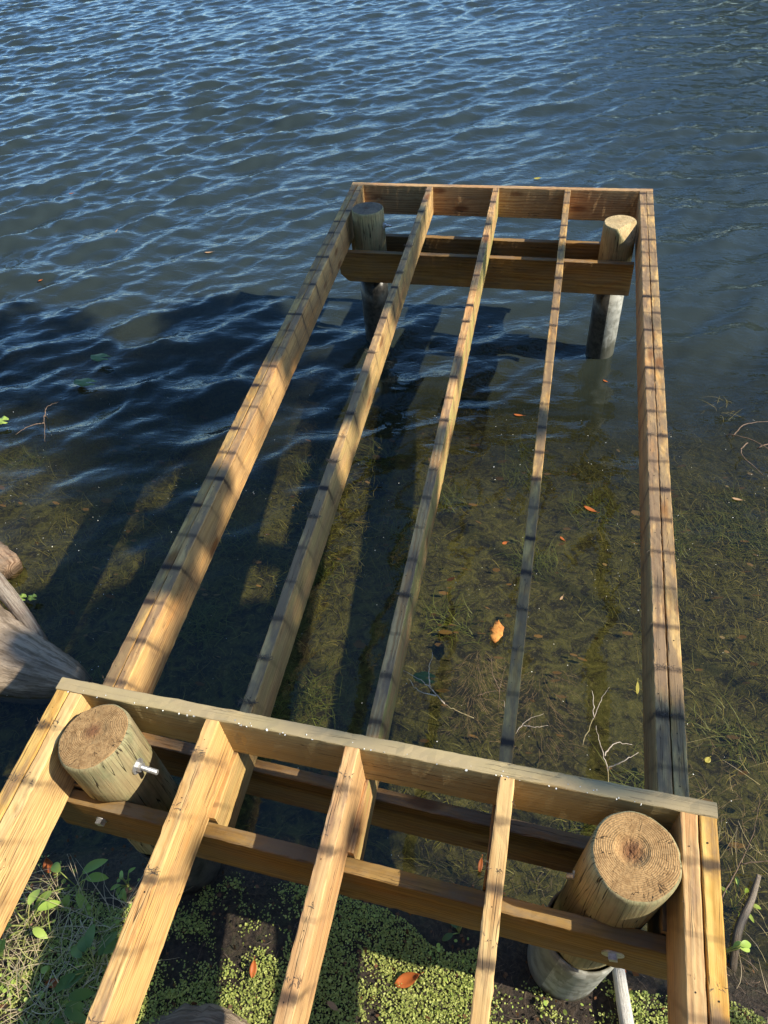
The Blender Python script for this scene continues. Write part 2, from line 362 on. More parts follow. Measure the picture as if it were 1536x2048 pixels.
def align(o, p0, p1):
    """local +Y runs p0 -> p1, local Z up."""
    p0 = Vector(p0); p1 = Vector(p1); y = (p1-p0).normalized(); x = y.cross(Vector((0, 0, 1))).normalized(); z = x.cross(y)
    mm = Matrix.Identity(4)
    for i in range(3): mm[i][0], mm[i][1], mm[i][2], mm[i][3] = x[i], y[i], z[i], p0[i]
    return mm
def board(name, p0, p1, th, h, mat, parent, side='x0', seed=0, label=None, yoff=0., holes=True, chamfer=0, pitch=None, rough=1.):
    """Timber from p0 to p1. p0 = top of the left (-x local) face at the near end. Local y starts at yoff."""
    L = (Vector(p1)-Vector(p0)).length; n = max(6, int(L/.02)); r = .0035
    prof = []
    for cx, cz, a0 in ((th-r, -r, 0), (r, -r, 90), (r, -h+r, 180), (th-r, -h+r, 270)):
        for a in (0, 45, 90): prof.append((cx+r*math.cos(math.radians(a0+a)), cz+r*math.sin(math.radians(a0+a))))
    # extra points along the edges
    full = []
    for i in range(12):
        full.append(prof[i])
        if i in (2, 5, 8, 11):
            q = prof[(i+1) % 12]; k = 3 if i in (5, 11) else 1
            for j in range(1, k+1): full.append((prof[i][0]+(q[0]-prof[i][0])*j/(k+1), prof[i][1]+(q[1]-prof[i][1])*j/(k+1)))
    P = np.array(full); m_ = len(P); R = np.random.default_rng(seed)
    ys = np.linspace(0, L, n+1); V = np.zeros((n+1, m_, 3))
    bow = R.uniform(-.0015, .0015); cup = R.uniform(0, 6)
    for k in range(n+1):
        yy = ys[k]; w1 = .0007*math.sin(yy*3.1+cup)+bow*math.sin(math.pi*yy/L)
        V[k, :, 0] = P[:, 0]+w1; V[k, :, 1] = yy; V[k, :, 2] = P[:, 1]+.0006*math.sin(yy*5+cup*2)
        cr = R.random(m_) < .10
        jit = R.normal(0, .00035, (m_, 2))*rough; jit[cr] *= 3
        V[k, :, 0] += jit[:, 0]; V[k, :, 2] += jit[:, 1]
    if chamfer:
        for k in range(n+1):
            d = chamfer-ys[k]
            if d > 0: V[k, :, 2] = np.maximum(V[k, :, 2], -h+d)
    V[:, :, 1] += yoff
    V = V.reshape(-1, 3); Fq = []
    for k in range(n):
        for j in range(m_):
            a = k*m_+j; b = k*m_+(j+1) % m_; Fq.append((a, b, b+m_, a+m_))
    verts = V.tolist(); faces = [tuple(f) for f in Fq]
    faces.append(tuple(range(m_))[::-1]); faces.append(tuple(n*m_+j for j in range(m_)))
    mi = [0]*len(faces)
    if holes:
        y = R.uniform(.0, .06)
        pp = pitch or .1545
        k0 = 0
        while y < L:
            for dx in (R.uniform(.3, .42),):
                cx_, cy_, rr = th*dx+R.uniform(-.003, .008), y+yoff+R.uniform(-.015, .015), R.uniform(.0010, .0019)
                if .004 < cx_ < th-.004:
                    b = len(verts); z_ = .0012
                    verts += [(cx_+rr*math.cos(t*math.pi/3), cy_+rr*1.3*math.sin(t*math.pi/3), z_) for t in range(6)]
                    faces.append(tuple(range(b, b+6))); mi.append(1)
            y += pp*R.choice([.5, 1., 2.])
    me = bpy.data.meshes.new(name); me.from_pydata(verts, [], faces); me.polygons.foreach_set('material_index', mi)
    me.update()
    o = link(name, me, [mat, M_hole], parent, label)
    mw = align(o, p0, p1)
    mw = mw @ Matrix.Translation((0, -yoff, 0))
    o.matrix_basis = Matrix.Translation(-parent.location) @ mw
    me.polygons.foreach_set('use_smooth', [False]*len(me.polygons))
    return o

def tube(points, radii, seg=10, seed=0, lump=0., flat=1., closed=True):
    P = [Vector(p) for p in points]; R = np.random.default_rng(seed); V = []; Fq = []; UV = []
    n = len(P); up = Vector((0, 0, 1)); acc = 0
    for i, p in enumerate(P):
        t = (P[min(i+1, n-1)]-P[max(i-1, 0)]).normalized()
        a = t.cross(up if abs(t.z) < .9 else Vector((1, 0, 0))).normalized(); b = a.cross(t)
        if i: acc += (p-P[i-1]).length
        for j in range(seg):
            an = 2*math.pi*j/seg; rr = radii[i]*(1+lump*R.normal()*.5)
            v = p+a*math.cos(an)*rr+b*math.sin(an)*rr*flat
            V.append(v[:]); UV.append((acc, j/seg*1.0 if j <= seg/2 else 1-j/seg))
    for i in range(n-1):
        for j in range(seg):
            a = i*seg+j; b = i*seg+(j+1) % seg; Fq.append((a, b, b+seg, a+seg))
    base = len(V)
    V.append(P[0][:]); V.append(P[-1][:]); UV += [(0, .5), (acc, .5)]
    T = []
    for j in range(seg):
        T.append((base, (j+1) % seg, j)); T.append((base+1, (n-1)*seg+j, (n-1)*seg+(j+1) % seg))
    return V, Fq+T, UV
def raw_mesh(name, V, Fc, UV=None, mi=None):
    me = bpy.data.meshes.new(name); me.from_pydata(V, [], Fc)
    if UV:
        l = me.uv_layers.new(name='UVMap')
        idx = [v for f in Fc for v in f]; l.data.foreach_set('uv', [q for i in idx for q in UV[i]])
    if mi: me.polygons.foreach_set('material_index', mi)
    me.update(); return me
def spline(pts, n):
    """Catmull-Rom through pts (any dimension)."""
    P = np.array(pts, float); P = np.vstack([2*P[0]-P[1], P, 2*P[-1]-P[-2]]); out = []
    for i in range(1, len(P)-2):
        for k in range(n):
            t = k/n; a, b, c, d = P[i-1], P[i], P[i+1], P[i+2]
            out.append(.5*((2*b)+(c-a)*t+(2*a-5*b+4*c-d)*t*t+(3*b-a-3*c+d)*t**3))
    out.append(P[-2]); return np.array(out)

# ------------------------------------------------------------------ terrain: one sheet, bank + lake bed + far shore
def shore(x): return -.06+.10*np.sin(1.3*x+.4)+.05*np.sin(3.7*x)
def ground_z(x, y):
    s = y-shore(x)
    n = vnoise(x*2.2, y*2.2, 3)*.03+vnoise(x*9, y*9, 4)*.012
    water = ZW-.035-.10*(1-np.exp(-np.maximum(s, 0)/.25))-.085*np.maximum(s, 0)-.012*np.clip(s, 0, 8)**2
    water = np.maximum(water, -3.2)
    t = np.maximum(-s, 0)
    land = ZW-.035+.10*(1-np.exp(-t/.14))+.06*t+np.minimum(t*4, 1)*(vnoise(x*13, y*13, 8)*.012+vnoise(x*30, y*30, 9)*.006)
    land = np.minimum(land, ZW+.75+.0*t)
    z = np.where(s > 0, water, land)+n
    far = np.clip((y-60-.1*np.abs(x))/12, 0, 1); z = z*(1-far)+(ZW+.8+n*8)*far
    return z
def grid(xs, ys, zf):
    X, Y = np.meshgrid(xs, ys); Z = zf(X, Y); nx, ny = len(xs), len(ys)
    V = np.stack([X, Y, Z], -1).reshape(-1, 3); i = np.arange(nx*ny).reshape(ny, nx)
    Fq = np.stack([i[:-1, :-1], i[:-1, 1:], i[1:, 1:], i[1:, :-1]], -1).reshape(-1, 4); return V, Fq
def axis(a, b, st, lo, hi):
    mid = np.arange(a, b, st); l = [a]; d = st
    while l[-1] > lo: d *= 1.35; l.append(l[-1]-d)
    h = [mid[-1]]; d = st
    while h[-1] < hi: d *= 1.35; h.append(h[-1]+d)
    return np.concatenate([l[:0:-1], mid, h[1:]])
V, Fq = grid(axis(-3.5, 4, .03, -900, 900), axis(-1.6, 5, .03, -600, 1200), ground_z)
link('ground', np_mesh('ground', V, Fq), M_ground, kind='structure', smooth=True, label='dark muddy bank sloping under the lake')

# ------------------------------------------------------------------ water: modelled waves
comps = []
for k in range(54):
    lam = .13*(.80/.13)**rng.random(); th = math.radians(127)+rng.normal(0, .30)*(1 if lam > .3 else 1.9)
    comps.append((2*math.pi/lam*math.cos(th), 2*math.pi/lam*math.sin(th), rng.uniform(0, 6.28), lam))
def wave_z(X, Y):
    wx = .22*vnoise(X*.9, Y*.9, 21); wy = .22*vnoise(X*.9+9, Y*.9, 22)
    Z = np.zeros_like(X)
    patch = .85+.45*vnoise(X*.35, Y*.35, 30)+.15*vnoise(X*1.1, Y*1.1, 31)
    for kx, ky, ph, lam in comps:
        a = .0112*lam**1.0
        s = np.sin(kx*(X+wx)+ky*(Y+wy)+ph)
        Z += a*(1.0-2.0*np.sqrt(.5-.5*s+.03))                  # narrow crests, wide troughs
    amp = np.clip((Y-.10*np.clip(X,-3,3)-.5)/2.5, .05, 1)
    amp = amp*np.clip(1+.0*X, .3, 1)
    return ZW+Z*amp*patch*1.0
V, Fq = grid(axis(-13.5, 7, .032, -900, 900), axis(-.9, 18.5, .032, -600, 80), lambda X, Y: wave_z(X, Y)*(np.abs(X) < 30)*(np.abs(Y) < 30)+ZW*(1-(np.abs(X) < 30)*(np.abs(Y) < 30)))
link('water', np_mesh('water', V, Fq), M_water, kind='structure', smooth=True, label='rippled lake water, clear and brown by the bank, blue further out')

# ------------------------------------------------------------------ the dock frame: one thing
T = .0381; G = .003
dock = empty('dock_frame', (.85, -.2, ZW), 'bare wooden dock frame without decking, standing on round piles in the lake', 'dock')
bpy.context.view_layer.update()
H1, H2, LF = .1812, .1781, 3.937
def rim_y(x): return math.tan(-.0331)*x
def nb_y(x): return -.2235-.05*x
def bb_y(x): return .042-.0602*x
def farr_y(x): return LF+math.tan(-.0356)*x
# outer (lower) joists, x of the left face at y=0 and y=LF
def far_joist(xa, xb, mat, seed, label=None):
    y0 = nb_y(xa)+T+.004; sl = (xb-xa)/LF
    y1 = farr_y(xb)-.001
    return board('joist', (xa+sl*y0, y0, 0), (xa+sl*y1, y1, 0), T, H2, mat, dock, seed=seed, label=label, yoff=y0)
far_joist(0, -.1081, M_far, 1)
far_joist(T+G, -.1081+T+G, M_far, 2)
far_joist(.4586, .4059, M_far_alg2, 3, 'single joist with dark leaf-crusted gap marks')
far_joist(.8471, .8387, M_far_alg, 4, 'single joist with a green algae-stained side')
far_joist(1.2231, 1.2893, M_far, 5)
far_joist(1.7179-2*T-G, 1.8189-2*T-G, M_far, 6); far_joist(1.7179-T, 1.8189-T, M_far, 7)
# inner (upper) joists run from the rim towards the bank
sn, sl = .0236, .0688
def near_joist(x, seed):
    Ln = 2.0; dx = math.tan(sn)
    p0 = (x-dx*Ln, rim_y(x)-Ln, H1-sl*Ln); p1 = (x, rim_y(x)-.001, H1)
    return board('joist', p0, p1, T, H1, M_near, dock, seed=seed, yoff=-Ln, pitch=.147)
for i, x in enumerate((-.0099, -.0099+T+G, .4473, .8369, 1.2303, 1.6492, 1.6492+T+G)): near_joist(x, 20+i)
# boards that run across: local +Y runs to the right, so the local x axis points towards the bank
def cross(name, x0, x1, yf, z, h, mat, seed, label=None, chamfer=0, holes=False):
    """yf(x) is the face towards the bank; far face is T further out."""
    p0 = (x0, yf(x0)+T, z); p1 = (x1, yf(x1)+T, z)
    return board(name, p0, p1, T, h, mat, dock, seed=seed, label=label, holes=holes, chamfer=chamfer, rough=1.2)
cross('rim_board', -.0119, 1.7324, rim_y, H1+.0015, H1, M_rim, 40, 'grey-green weathered board on edge across the near joists')
cross('rim_board', -.1081, 1.8189, farr_y, 0.001, .192, M_rimfar, 41, 'brown board closing the far end')
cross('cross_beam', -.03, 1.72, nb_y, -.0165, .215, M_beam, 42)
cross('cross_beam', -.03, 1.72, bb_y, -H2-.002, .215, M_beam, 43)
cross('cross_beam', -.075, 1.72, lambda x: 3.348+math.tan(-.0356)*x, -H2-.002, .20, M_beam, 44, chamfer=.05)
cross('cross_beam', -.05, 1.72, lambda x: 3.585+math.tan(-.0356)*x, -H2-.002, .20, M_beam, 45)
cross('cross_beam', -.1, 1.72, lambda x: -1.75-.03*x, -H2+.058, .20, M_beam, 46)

def pile(x, y, zt, r, top_mat, seed, sleeve_r, sleeve_top, zb=-1.1, tilt=(0, 0), lean=(0, 0), pit=0, clip=None, notch=None, sm=None, shade_split=None):
    R = np.random.default_rng(seed); seg = 56
    hs = np.concatenate([[0, -.004, -.012], np.linspace(-.03, zb-zt, 26)])
    ph = R.uniform(0, 6.28, 5); V = []; Fc = []; mi = []
    def prof(a, h):
        q = 1+.018*math.sin(a*2+ph[0])+.010*math.sin(3*a+ph[1])+.006*math.sin(7*a+ph[2]+h*2)+.004*math.sin(13*a+ph[3]+h*3)
        q += .012*math.exp(-((math.sin((a-ph[4])/2))/.12)**2)-.02*math.exp(-((math.sin((a-ph[4]-1.9)/2))/.03)**2)
        return r*q*(1-.04*h)*(1 if zt+h > sleeve_top+.02 else (sleeve_r-.014)/(r*1.06))
    for k, h in enumerate(hs):
        ins = (-.006 if k == 0 else -.002 if k == 1 else 0)
        for j in range(seg):
            a = 2*math.pi*j/seg; q = prof(a, h)+ins
            vx, vy = q*math.cos(a)+lean[0]*h, q*math.sin(a)+lean[1]*h
            vz = h+(vx*tilt[0]+vy*tilt[1])*max(0, 1+h/.15)
            if clip and h < 0:
                lo, hi, z1, z2 = clip
                if z2 < zt+h < z1: vy = min(max(vy, lo), hi)
            V.append((vx, vy, vz))
    for k in range(len(hs)-1):
        for j in range(seg):
            a = k*seg+j; b = k*seg+(j+1) % seg; Fc.append((a, a+seg, b+seg, b)); mi.append(0)
    # top: rings inwards with a rotted heart
    rings = 26; prev = list(range(seg))
    for q in range(1, rings):
        f = 1-q/rings; cur = []
        for j in range(seg):
            x0, y0, z0 = V[j]; d = math.hypot(x0*f+.008, y0*f-.012)
            dep = -pit*max(0, 1-(d/.04)**2)*max(0, .75+.9*float(vnoise(x0*f*60., y0*f*60., seed))) - .0006*R.random()+.0012*float(vnoise(x0*f*22., y0*f*22., seed+1))
            cur.append(len(V)); V.append((x0*f, y0*f, z0*f+dep+.0005))
        for j in range(seg): Fc.append((prev[j], prev[(j+1) % seg], cur[(j+1) % seg], cur[j])); mi.append(1)
        prev = cur
    c = len(V); V.append((0, 0, -pit*.8))
    for j in range(seg): Fc.append((prev[j], prev[(j+1) % seg], c)); mi.append(1)
    if notch:
        nx, ny, d0, sl_ = notch                       # slanting cut at the rim
        nv = Vector((nx, ny)).normalized()
        for i_, v in enumerate(V):
            s_ = v[0]*nv.x+v[1]*nv.y
            if s_ > d0 and v[2] > -.2: V[i_] = (v[0], v[1], min(v[2], -(s_-d0)*sl_))
    me = raw_mesh('pile', V, Fc, mi=mi); o = link('pile', me, [M_pside, top_mat], dock, smooth=False)
    me.polygons.foreach_set('use_smooth', [m_ == 0 for m_ in mi])
    o.location = Vector((x, y, zt))-dock.location
    # sleeve: open-topped tube round the foot
    V = []; Fc = []; s2 = 48
    zz = np.linspace(sleeve_top, zb, 10)
    for side in (0, 1):
        for k, z in enumerate(zz):
            rr = sleeve_r-(.008 if side else 0)
            for j in range(s2):
                a = 2*math.pi*j/s2; V.append((lean[0]*(z-zt)+rr*math.cos(a), lean[1]*(z-zt)+rr*math.sin(a), z-zt))
    n = len(zz)
    for k in range(n-1):
        for j in range(s2):
            a = k*s2+j; b = k*s2+(j+1) % s2; Fc.append((a, a+s2, b+s2, b))
            a += n*s2; b += n*s2; Fc.append((a, b, b+s2, a+s2))
    for j in range(s2):
        a, b = j, (j+1) % s2; Fc.append((a, b, b+n*s2, a+n*s2))
    # sunward arc keeps the pale colour, the rest gets painted shade
    mi2 = None
    if shade_split:
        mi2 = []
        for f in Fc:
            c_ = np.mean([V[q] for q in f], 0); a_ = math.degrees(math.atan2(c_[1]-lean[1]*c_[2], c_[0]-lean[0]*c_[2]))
            mi2.append(0 if shade_split[0] < a_ < shade_split[1] else 1)
    s = link('sleeve', raw_mesh('sleeve', V, Fc, mi=mi2), [sm or M_sleeve, shade_split[2] if shade_split else M_sleeve], o, smooth=True)
    return o
def bolt(parent, p, d, L=.05, washer=.022, square=False):
    d = Vector(d).normalized(); a = d.orthogonal().normalized(); b = d.cross(a); V = []; Fc = []
    def disc(c0, c1, r0, r1, seg):
        base = len(V)
        for c, r in ((c0, r0), (c1, r1)):
            for j in range(seg):
                t = 2*math.pi*j/seg+.3; V.append((d*c+a*math.cos(t)*r+b*math.sin(t)*r)[:])
        for j in range(seg): Fc.append((base+j, base+(j+1) % seg, base+seg+(j+1) % seg, base+seg+j))
        Fc.append(tuple(range(base, base+seg))[::-1]); Fc.append(tuple(range(base+seg, base+2*seg)))
    disc(0, .0035, washer, washer, 24); disc(.0035, .016, .0135, .0135, 4 if square else 6)
    if not square:
        z = .016
        while z < L: disc(z, z+.0016, .0068, .0078, 14); disc(z+.0016, z+.0032, .0078, .0068, 14); z += .0032
    o = link('bolt', raw_mesh('bolt', V, Fc), M_steel, parent)
    o.location = Vector(p)-dock.location-(parent.location if parent != dock else Vector((0, 0, 0)))
    return o
NBR = lambda x: nb_y(x)+T
p1 = pile(.176, -.120, .20, .098, M_ptop, 5, .100, -.45, sm=M_sleeve_dark, tilt=(.10, -.05), lean=(.0, 0), pit=.006, clip=(NBR(.176)+.120+.002, bb_y(.176)+.12-.002, -.015, -.24))  # this sleeve's shade is painted through its dark colour
p2 = pile(1.545, -.176, .192, .100, M_ptop, 9, .114, -.42, pit=.016, lean=(.055, 0), shade_split=(-128, 100, M_sleeve_shade), clip=(NBR(1.545)+.176+.002, bb_y(1.545)+.176-.002, -.015, -.24))
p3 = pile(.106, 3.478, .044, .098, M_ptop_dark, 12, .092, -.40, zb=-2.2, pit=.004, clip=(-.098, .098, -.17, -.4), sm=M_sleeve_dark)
p4 = pile(1.62, 3.44, 0, .098, M_ptop_pale, 15, .090, -.40, zb=-2.2, pit=.0, notch=(.75, -.65, .045, 1.9), clip=(-.09, .09, -.17, -.4), shade_split=(-93, 80, M_sleeve_dark))
bolt(p1, (.2695, -.135, .085), (1, -.12, 0), .062)
bolt(p2, (1.449, -.17, -.03), (-1, -.1, 0), .03, .02)
bolt(p3, (.2035, 3.47, -.06), (1, -.1, 0), .05)
bolt(dock, (.14, nb_y(.14), -.10), (0, -1, 0), .02, .016, square=True)
bolt(dock, (1.54, nb_y(1.54), -.12), (0, -1, 0), .02, .027, square=True)

# ------------------------------------------------------------------ leaf litter caught on the gap marks (stuff)
def strands(n, base, length, width, bend, up=(0, 0, 1), seg=4, spread=1., seed=0):
    """base (n,3); returns ribbon mesh arrays"""
    R = np.random.default_rng(seed); n = len(base); az = R.uniform(0, 6.283, n)
    d = np.stack([np.cos(az)*spread, np.sin(az)*spread, np.full(n, 1.)], 1)*1.0; d += R.normal(0, .2, d.shape)
    d = d/np.linalg.norm(d, axis=1)[:, None]
    ln = length*(R.uniform(.4, 1.3, n)); Vs = []; p = base.copy(); side = np.cross(d, [0, 0, 1.]); side /= np.linalg.norm(side, axis=1)[:, None]+1e-6
    curl = R.normal(0, bend, (n, 3)); curl[:, 2] -= bend*.8
    for k in range(seg+1):
        w_ = width*(1-.75*k/seg); Vs.append(p-side*w_/2); Vs.append(p+side*w_/2)
        p = p+d*(ln/seg)[:, None]; d = d+curl/seg; d /= np.linalg.norm(d, axis=1)[:, None]
    V = np.stack(Vs, 1).reshape(-1, 3); m_ = 2*(seg+1); b = np.arange(n)[:, None]*m_
    fs = [np.stack([b[:, 0]+2*k, b[:, 0]+2*k+1, b[:, 0]+2*k+3, b[:, 0]+2*k+2], 1) for k in range(seg)]
    return V, np.stack(fs, 1).reshape(-1, 4)
def leaflets(pos, size, seed=0, tilt=.35, k=6, updir=None):
    R = np.random.default_rng(seed); n = len(pos); s = size*R.uniform(.5, 1.2, n)*np.where(R.random(n) < .12, 1.6, 1)
    nz = np.stack([R.normal(0, tilt, n), R.normal(0, tilt, n), np.ones(n)], 1); nz /= np.linalg.norm(nz, axis=1)[:, None]
    a = np.cross(nz, R.normal(0, 1, (n, 3))); a /= np.linalg.norm(a, axis=1)[:, None]; b = np.cross(nz, a)
    t = np.arange(k)*2*np.pi/k
    V = pos[:, None]+s[:, None, None]*(np.cos(t)[None, :, None]*a[:, None]+.85*np.sin(t)[None, :, None]*b[:, None])
    return V.reshape(-1, 3), (np.arange(n)[:, None]*k+np.arange(k)[None])
R0 = np.random.default_rng(5); pts = []
for (xa, xb, wd, heavy) in ((0, -.1081, 2*T+G, .25), (.4586, .4059, T, 1.), (.8471, .8387, T, .6), (1.2231, 1.2893, T, .6), (1.7179-2*T-G, 1.8189-2*T-G, 2*T+G, .4)):
    for k in range(0, 25):
        y = .14+.1545*k
        if y > 3.9: continue
        x0 = xa+(xb-xa)*y/LF; n = int(R0.choice([0, 4, 10, 45], p=[.35, .3, .2, .15] if heavy < 1 else [.2, .25, .25, .3])*(heavy+.3))
        for _ in range(n): pts.append((x0+R0.uniform(-.006, wd+.006), y+R0.normal(0, .004), .002+abs(R0.normal(0, .003))))
for x, wd in ((.4473, T), (.8369, T), (1.2303, T), (-.0099, 2*T+G), (1.6492, 2*T+G)):
    for k in range(0, 5):
        y = -.10-.147*k
        for _ in range(int(R0.choice([0, 2, 6, 14]))): pts.append((x-.0236*-y+R0.uniform(0, wd), y+R0.normal(0, .005), H1+sl*y+.002))
pts = np.array(pts)
V, Fq = strands(len(pts), pts, .017, .0016, .8, spread=2.5, seg=3, seed=8)
link('leaf_litter', np_mesh('leaf_litter', V, Fq), M_litter, kind='stuff', label='dark crumbs of leaf litter and root hairs along the old board gaps', cat='litter')
# pollen specks on the rim
R0 = np.random.default_rng(15); n = 60; xs = R0.uniform(0, 1.6, n); sp = np.stack([xs, -.0331*xs+R0.choice([-.0025, 0, .01], n)+R0.normal(0, .0015, n), H1+.002-np.abs(R0.normal(0, .006, n))*0], 1)
V, Fq = leaflets(sp, .0022, 4, .6, 5); link('pollen_specks', np_mesh('pollen_specks', V, Fq), simple('white_fluff', (.8, .8, .74), (.6, .6, .55)), kind='stuff', label='white specks of fluff along the weathered rim board', cat='fluff')

# ------------------------------------------------------------------ wood lying at the water's edge
def limb(name, pts, n, seg, mat, label, cat, lump=.03, flat=1., seed=0, group=None, parent=None):
    P = spline(pts, n); V, Fc, UV = tube(P[:, :3], P[:, 3], seg, seed, lump, flat)
    return link(name, raw_mesh(name, V, Fc, UV), mat, parent, label, cat, group, smooth=True)
limb('driftwood_log', [(-3.6, 1.5, -.80, .26), (-2.4, 1.08, -.82, .25), (-1.7, .80, -.84, .235), (-1.2, .62, -.86, .20), (-.92, .56, -.87, .15), (-.74, .54, -.87, .10), (-.64, .53, -.89, .05)], 12, 48, M_log,
     'thick smooth grey trunk end lying in the water left of the dock', 'tree trunk', .035, .9, 2)
limb('branch', [(-1.85, 1.30, -.76, .045), (-1.45, 1.04, -.77, .043), (-1.25, .915, -.79, .04), (-1.08, .80, -.81, .034), (-.95, .71, -.85, .024)], 8, 16, M_branch,
     'brown branch leaning on top of the thick grey trunk end', 'branch', .05, 1, 3)
limb('stump', [(-2.1, 1.42, -.98, .12), (-1.75, 1.26, -.88, .10), (-1.5, 1.15, -.84, .085), (-1.38, 1.10, -.83, .07), (-1.33, 1.08, -.83, .05)], 8, 24, M_logred,
     'short broken end of wood with reddish bark at the left edge', 'stump', .10, 1, 4)
limb('driftwood', [(.02, -.74, -.78, .03), (.22, -.65, -.75, .05), (.38, -.59, -.73, .065), (.50, -.58, -.73, .06), (.58, -.60, -.74, .045), (.64, -.62, -.76, .02)], 8, 20, M_log,
     'short grey-brown piece of driftwood on the bank under the near joists', 'driftwood', .12, .8, 5)
limb('bleached_stick', [(1.71, -.58, -.725, .021), (1.68, -.36, -.745, .022), (1.665, -.24, -.765, .021), (1.655, -.14, -.79, .019)], 8, 14, M_white,
     'thick bleached white stick beside the near right pile sleeve', 'stick', .04, 1, 6)
limb('driftwood', [(2.02, -.10, -.84, .012), (2.05, .02, -.83, .014), (2.10, .12, -.82, .012), (2.13, .20, -.80, .008)], 8, 10, M_branch,
     'thin grey stick standing up right of the dock', 'stick', .05, 1, 7)
def twig(root, ends, r, mat, label, seed=0, group='twigs sticking out of the shallow water'):
    r = r*.68
    V, Fc, UV = [], [], []
    R = random.Random(seed)
    for path in ends:
        P = spline(path, 6); n = len(P); rr = [r*(1-.75*i/(n-1)) for i in range(n)]
        P = P+np.random.default_rng(seed).normal(0, r*.5, P.shape)
        v, f, u = tube(P, rr, 6, seed); b = len(V); V += v; Fc += [tuple(q+b for q in t) for t in f]; UV += u
    return link('twig', raw_mesh('twig', V, Fc, UV), mat, None, label, 'twig', group, smooth=True)
W0 = ZW  # x, y of twigs in the water: image pixels, rescaled about the camera
twig(None, [[(0.979, 0.687, W0+.0), (0.911, 0.736, W0+.03), (0.853, 0.765, W0+.045), (0.776, 0.803, W0+.03)], [(0.911, 0.736, W0+.03), (0.897, 0.793, W0+.06), (0.901, 0.871, W0+.10)], [(0.94, 0.707, W0+.02), (0.863, 0.716, W0+.03), (0.805, 0.784, W0+.0)], [(1.104, 0.668, W0-.05), (1.027, 0.678, W0-.02), (0.979, 0.687, W0)]], .0042, M_twigm,
     'forked pale twig in the water between the second and third single joists', 1)
twig(None, [[(1.655, 0.455, W0-.08), (1.64, 0.513, W0), (1.607, 0.581, W0+.05), (1.587, 0.649, W0+.07)], [(1.64, 0.513, W0), (1.694, 0.533, W0+.05), (1.747, 0.571, W0+.06)], [(1.626, 0.552, W0+.03), (1.665, 0.61, W0+.03), (1.732, 0.62, W0+.02)]], .0045, M_twigm,
     'forked white twig right behind the near right corner of the frame', 2)
twig(None, [[(1.549, 0.629, W0-.06), (1.587, 0.726, W0), (1.616, 0.793, W0+.05), (1.638, 0.822, W0+.09)], [(1.587, 0.726, W0), (1.578, 0.784, W0+.05), (1.573, 0.813, W0+.06)]], .0036, M_twigm,
     'slim pale twig with one fork beside the doubled right-hand joist', 3)
twig(None, [[(1.249, 0.571, W0-.05), (1.288, 0.62, W0), (1.327, 0.658, W0+.03), (1.384, 0.682, W0+.05)], [(1.307, 0.639, W0+.01), (1.356, 0.629, W0+.03), (1.404, 0.639, W0+.04)], [(1.269, 0.591, W0), (1.24, 0.649, W0+.04), (1.22, 0.707, W0+.07)]], .0036, M_twigm,
     'small pale branching twig beside the near end of the rightmost single joist', 4)
twig(None, [[(1.201, 0.726, W0-.05), (1.201, 0.803, W0+.02), (1.215, 0.861, W0+.08)], [(1.201, 0.784, W0), (1.162, 0.842, W0+.05), (1.153, 0.909, W0+.08)], [(1.104, 0.745, W0), (1.162, 0.765, W0+.02), (1.22, 0.774, W0+.03)]], .0028, M_twigd,
     'thin dark twig just left of the rightmost single joist', 5)
twig(None, [[(2.264, 2.677, W0-.1), (2.341, 2.6, W0+.01), (2.476, 2.503, W0+.03), (2.573, 2.387, W0+.0)], [(2.341, 2.6, W0), (2.408, 2.677, W0+.03), (2.553, 2.735, W0+.02)], [(2.408, 2.542, W0+.01), (2.36, 2.436, W0+.02), (2.457, 2.291, W0)], [(2.457, 2.513, W0), (2.573, 2.561, W0+.02), (2.698, 2.542, W0)]], .006, M_twigd,
     'brown branching snag at the surface near the right edge of the picture', 6)
twig(None, [[(-1.948, 2.407, W0-.1), (-1.871, 2.31, W0+.01), (-1.794, 2.194, W0+.02), (-1.755, 2.098, W0-.02)], [(-1.871, 2.31, W0), (-1.89, 2.387, W0+.02), (-1.842, 2.445, W0+.02)], [(-1.842, 2.252, W0), (-1.919, 2.194, W0+.01), (-1.968, 2.117, W0)]], .005, M_twigd,
     'brown tangled twig at the surface near the left edge of the picture', 7)
twig(None, [[(1.993, 0.088, W0+.02), (2.07, 0.224, W0+.05), (2.109, 0.32, W0+.12), (2.128, 0.407, W0+.16)], [(2.07, 0.224, W0+.05), (2.167, 0.243, W0+.08), (2.244, 0.301, W0+.09)]], .0035, M_twigd,
     'thin upright twig on the mud right of the near right corner', 8)
twig(None, [[(1.45, -.35, -.765), (1.52, -.42, -.745), (1.60, -.45, -.74), (1.66, -.43, -.745)], [(1.52, -.42, -.73), (1.5, -.48, -.73), (1.47, -.52, -.74)]], .003, M_twigm,
     'thin pale twig among the green mats beside the white stick', 9, None)
twig(None, [[(.60, -.10, -.87), (.66, -.14, -.84), (.70, -.22, -.80), (.66, -.32, -.76)]], .003, M_twigd,
     'thin bent stem arching over the yellow-green floating leaf', 10, None)

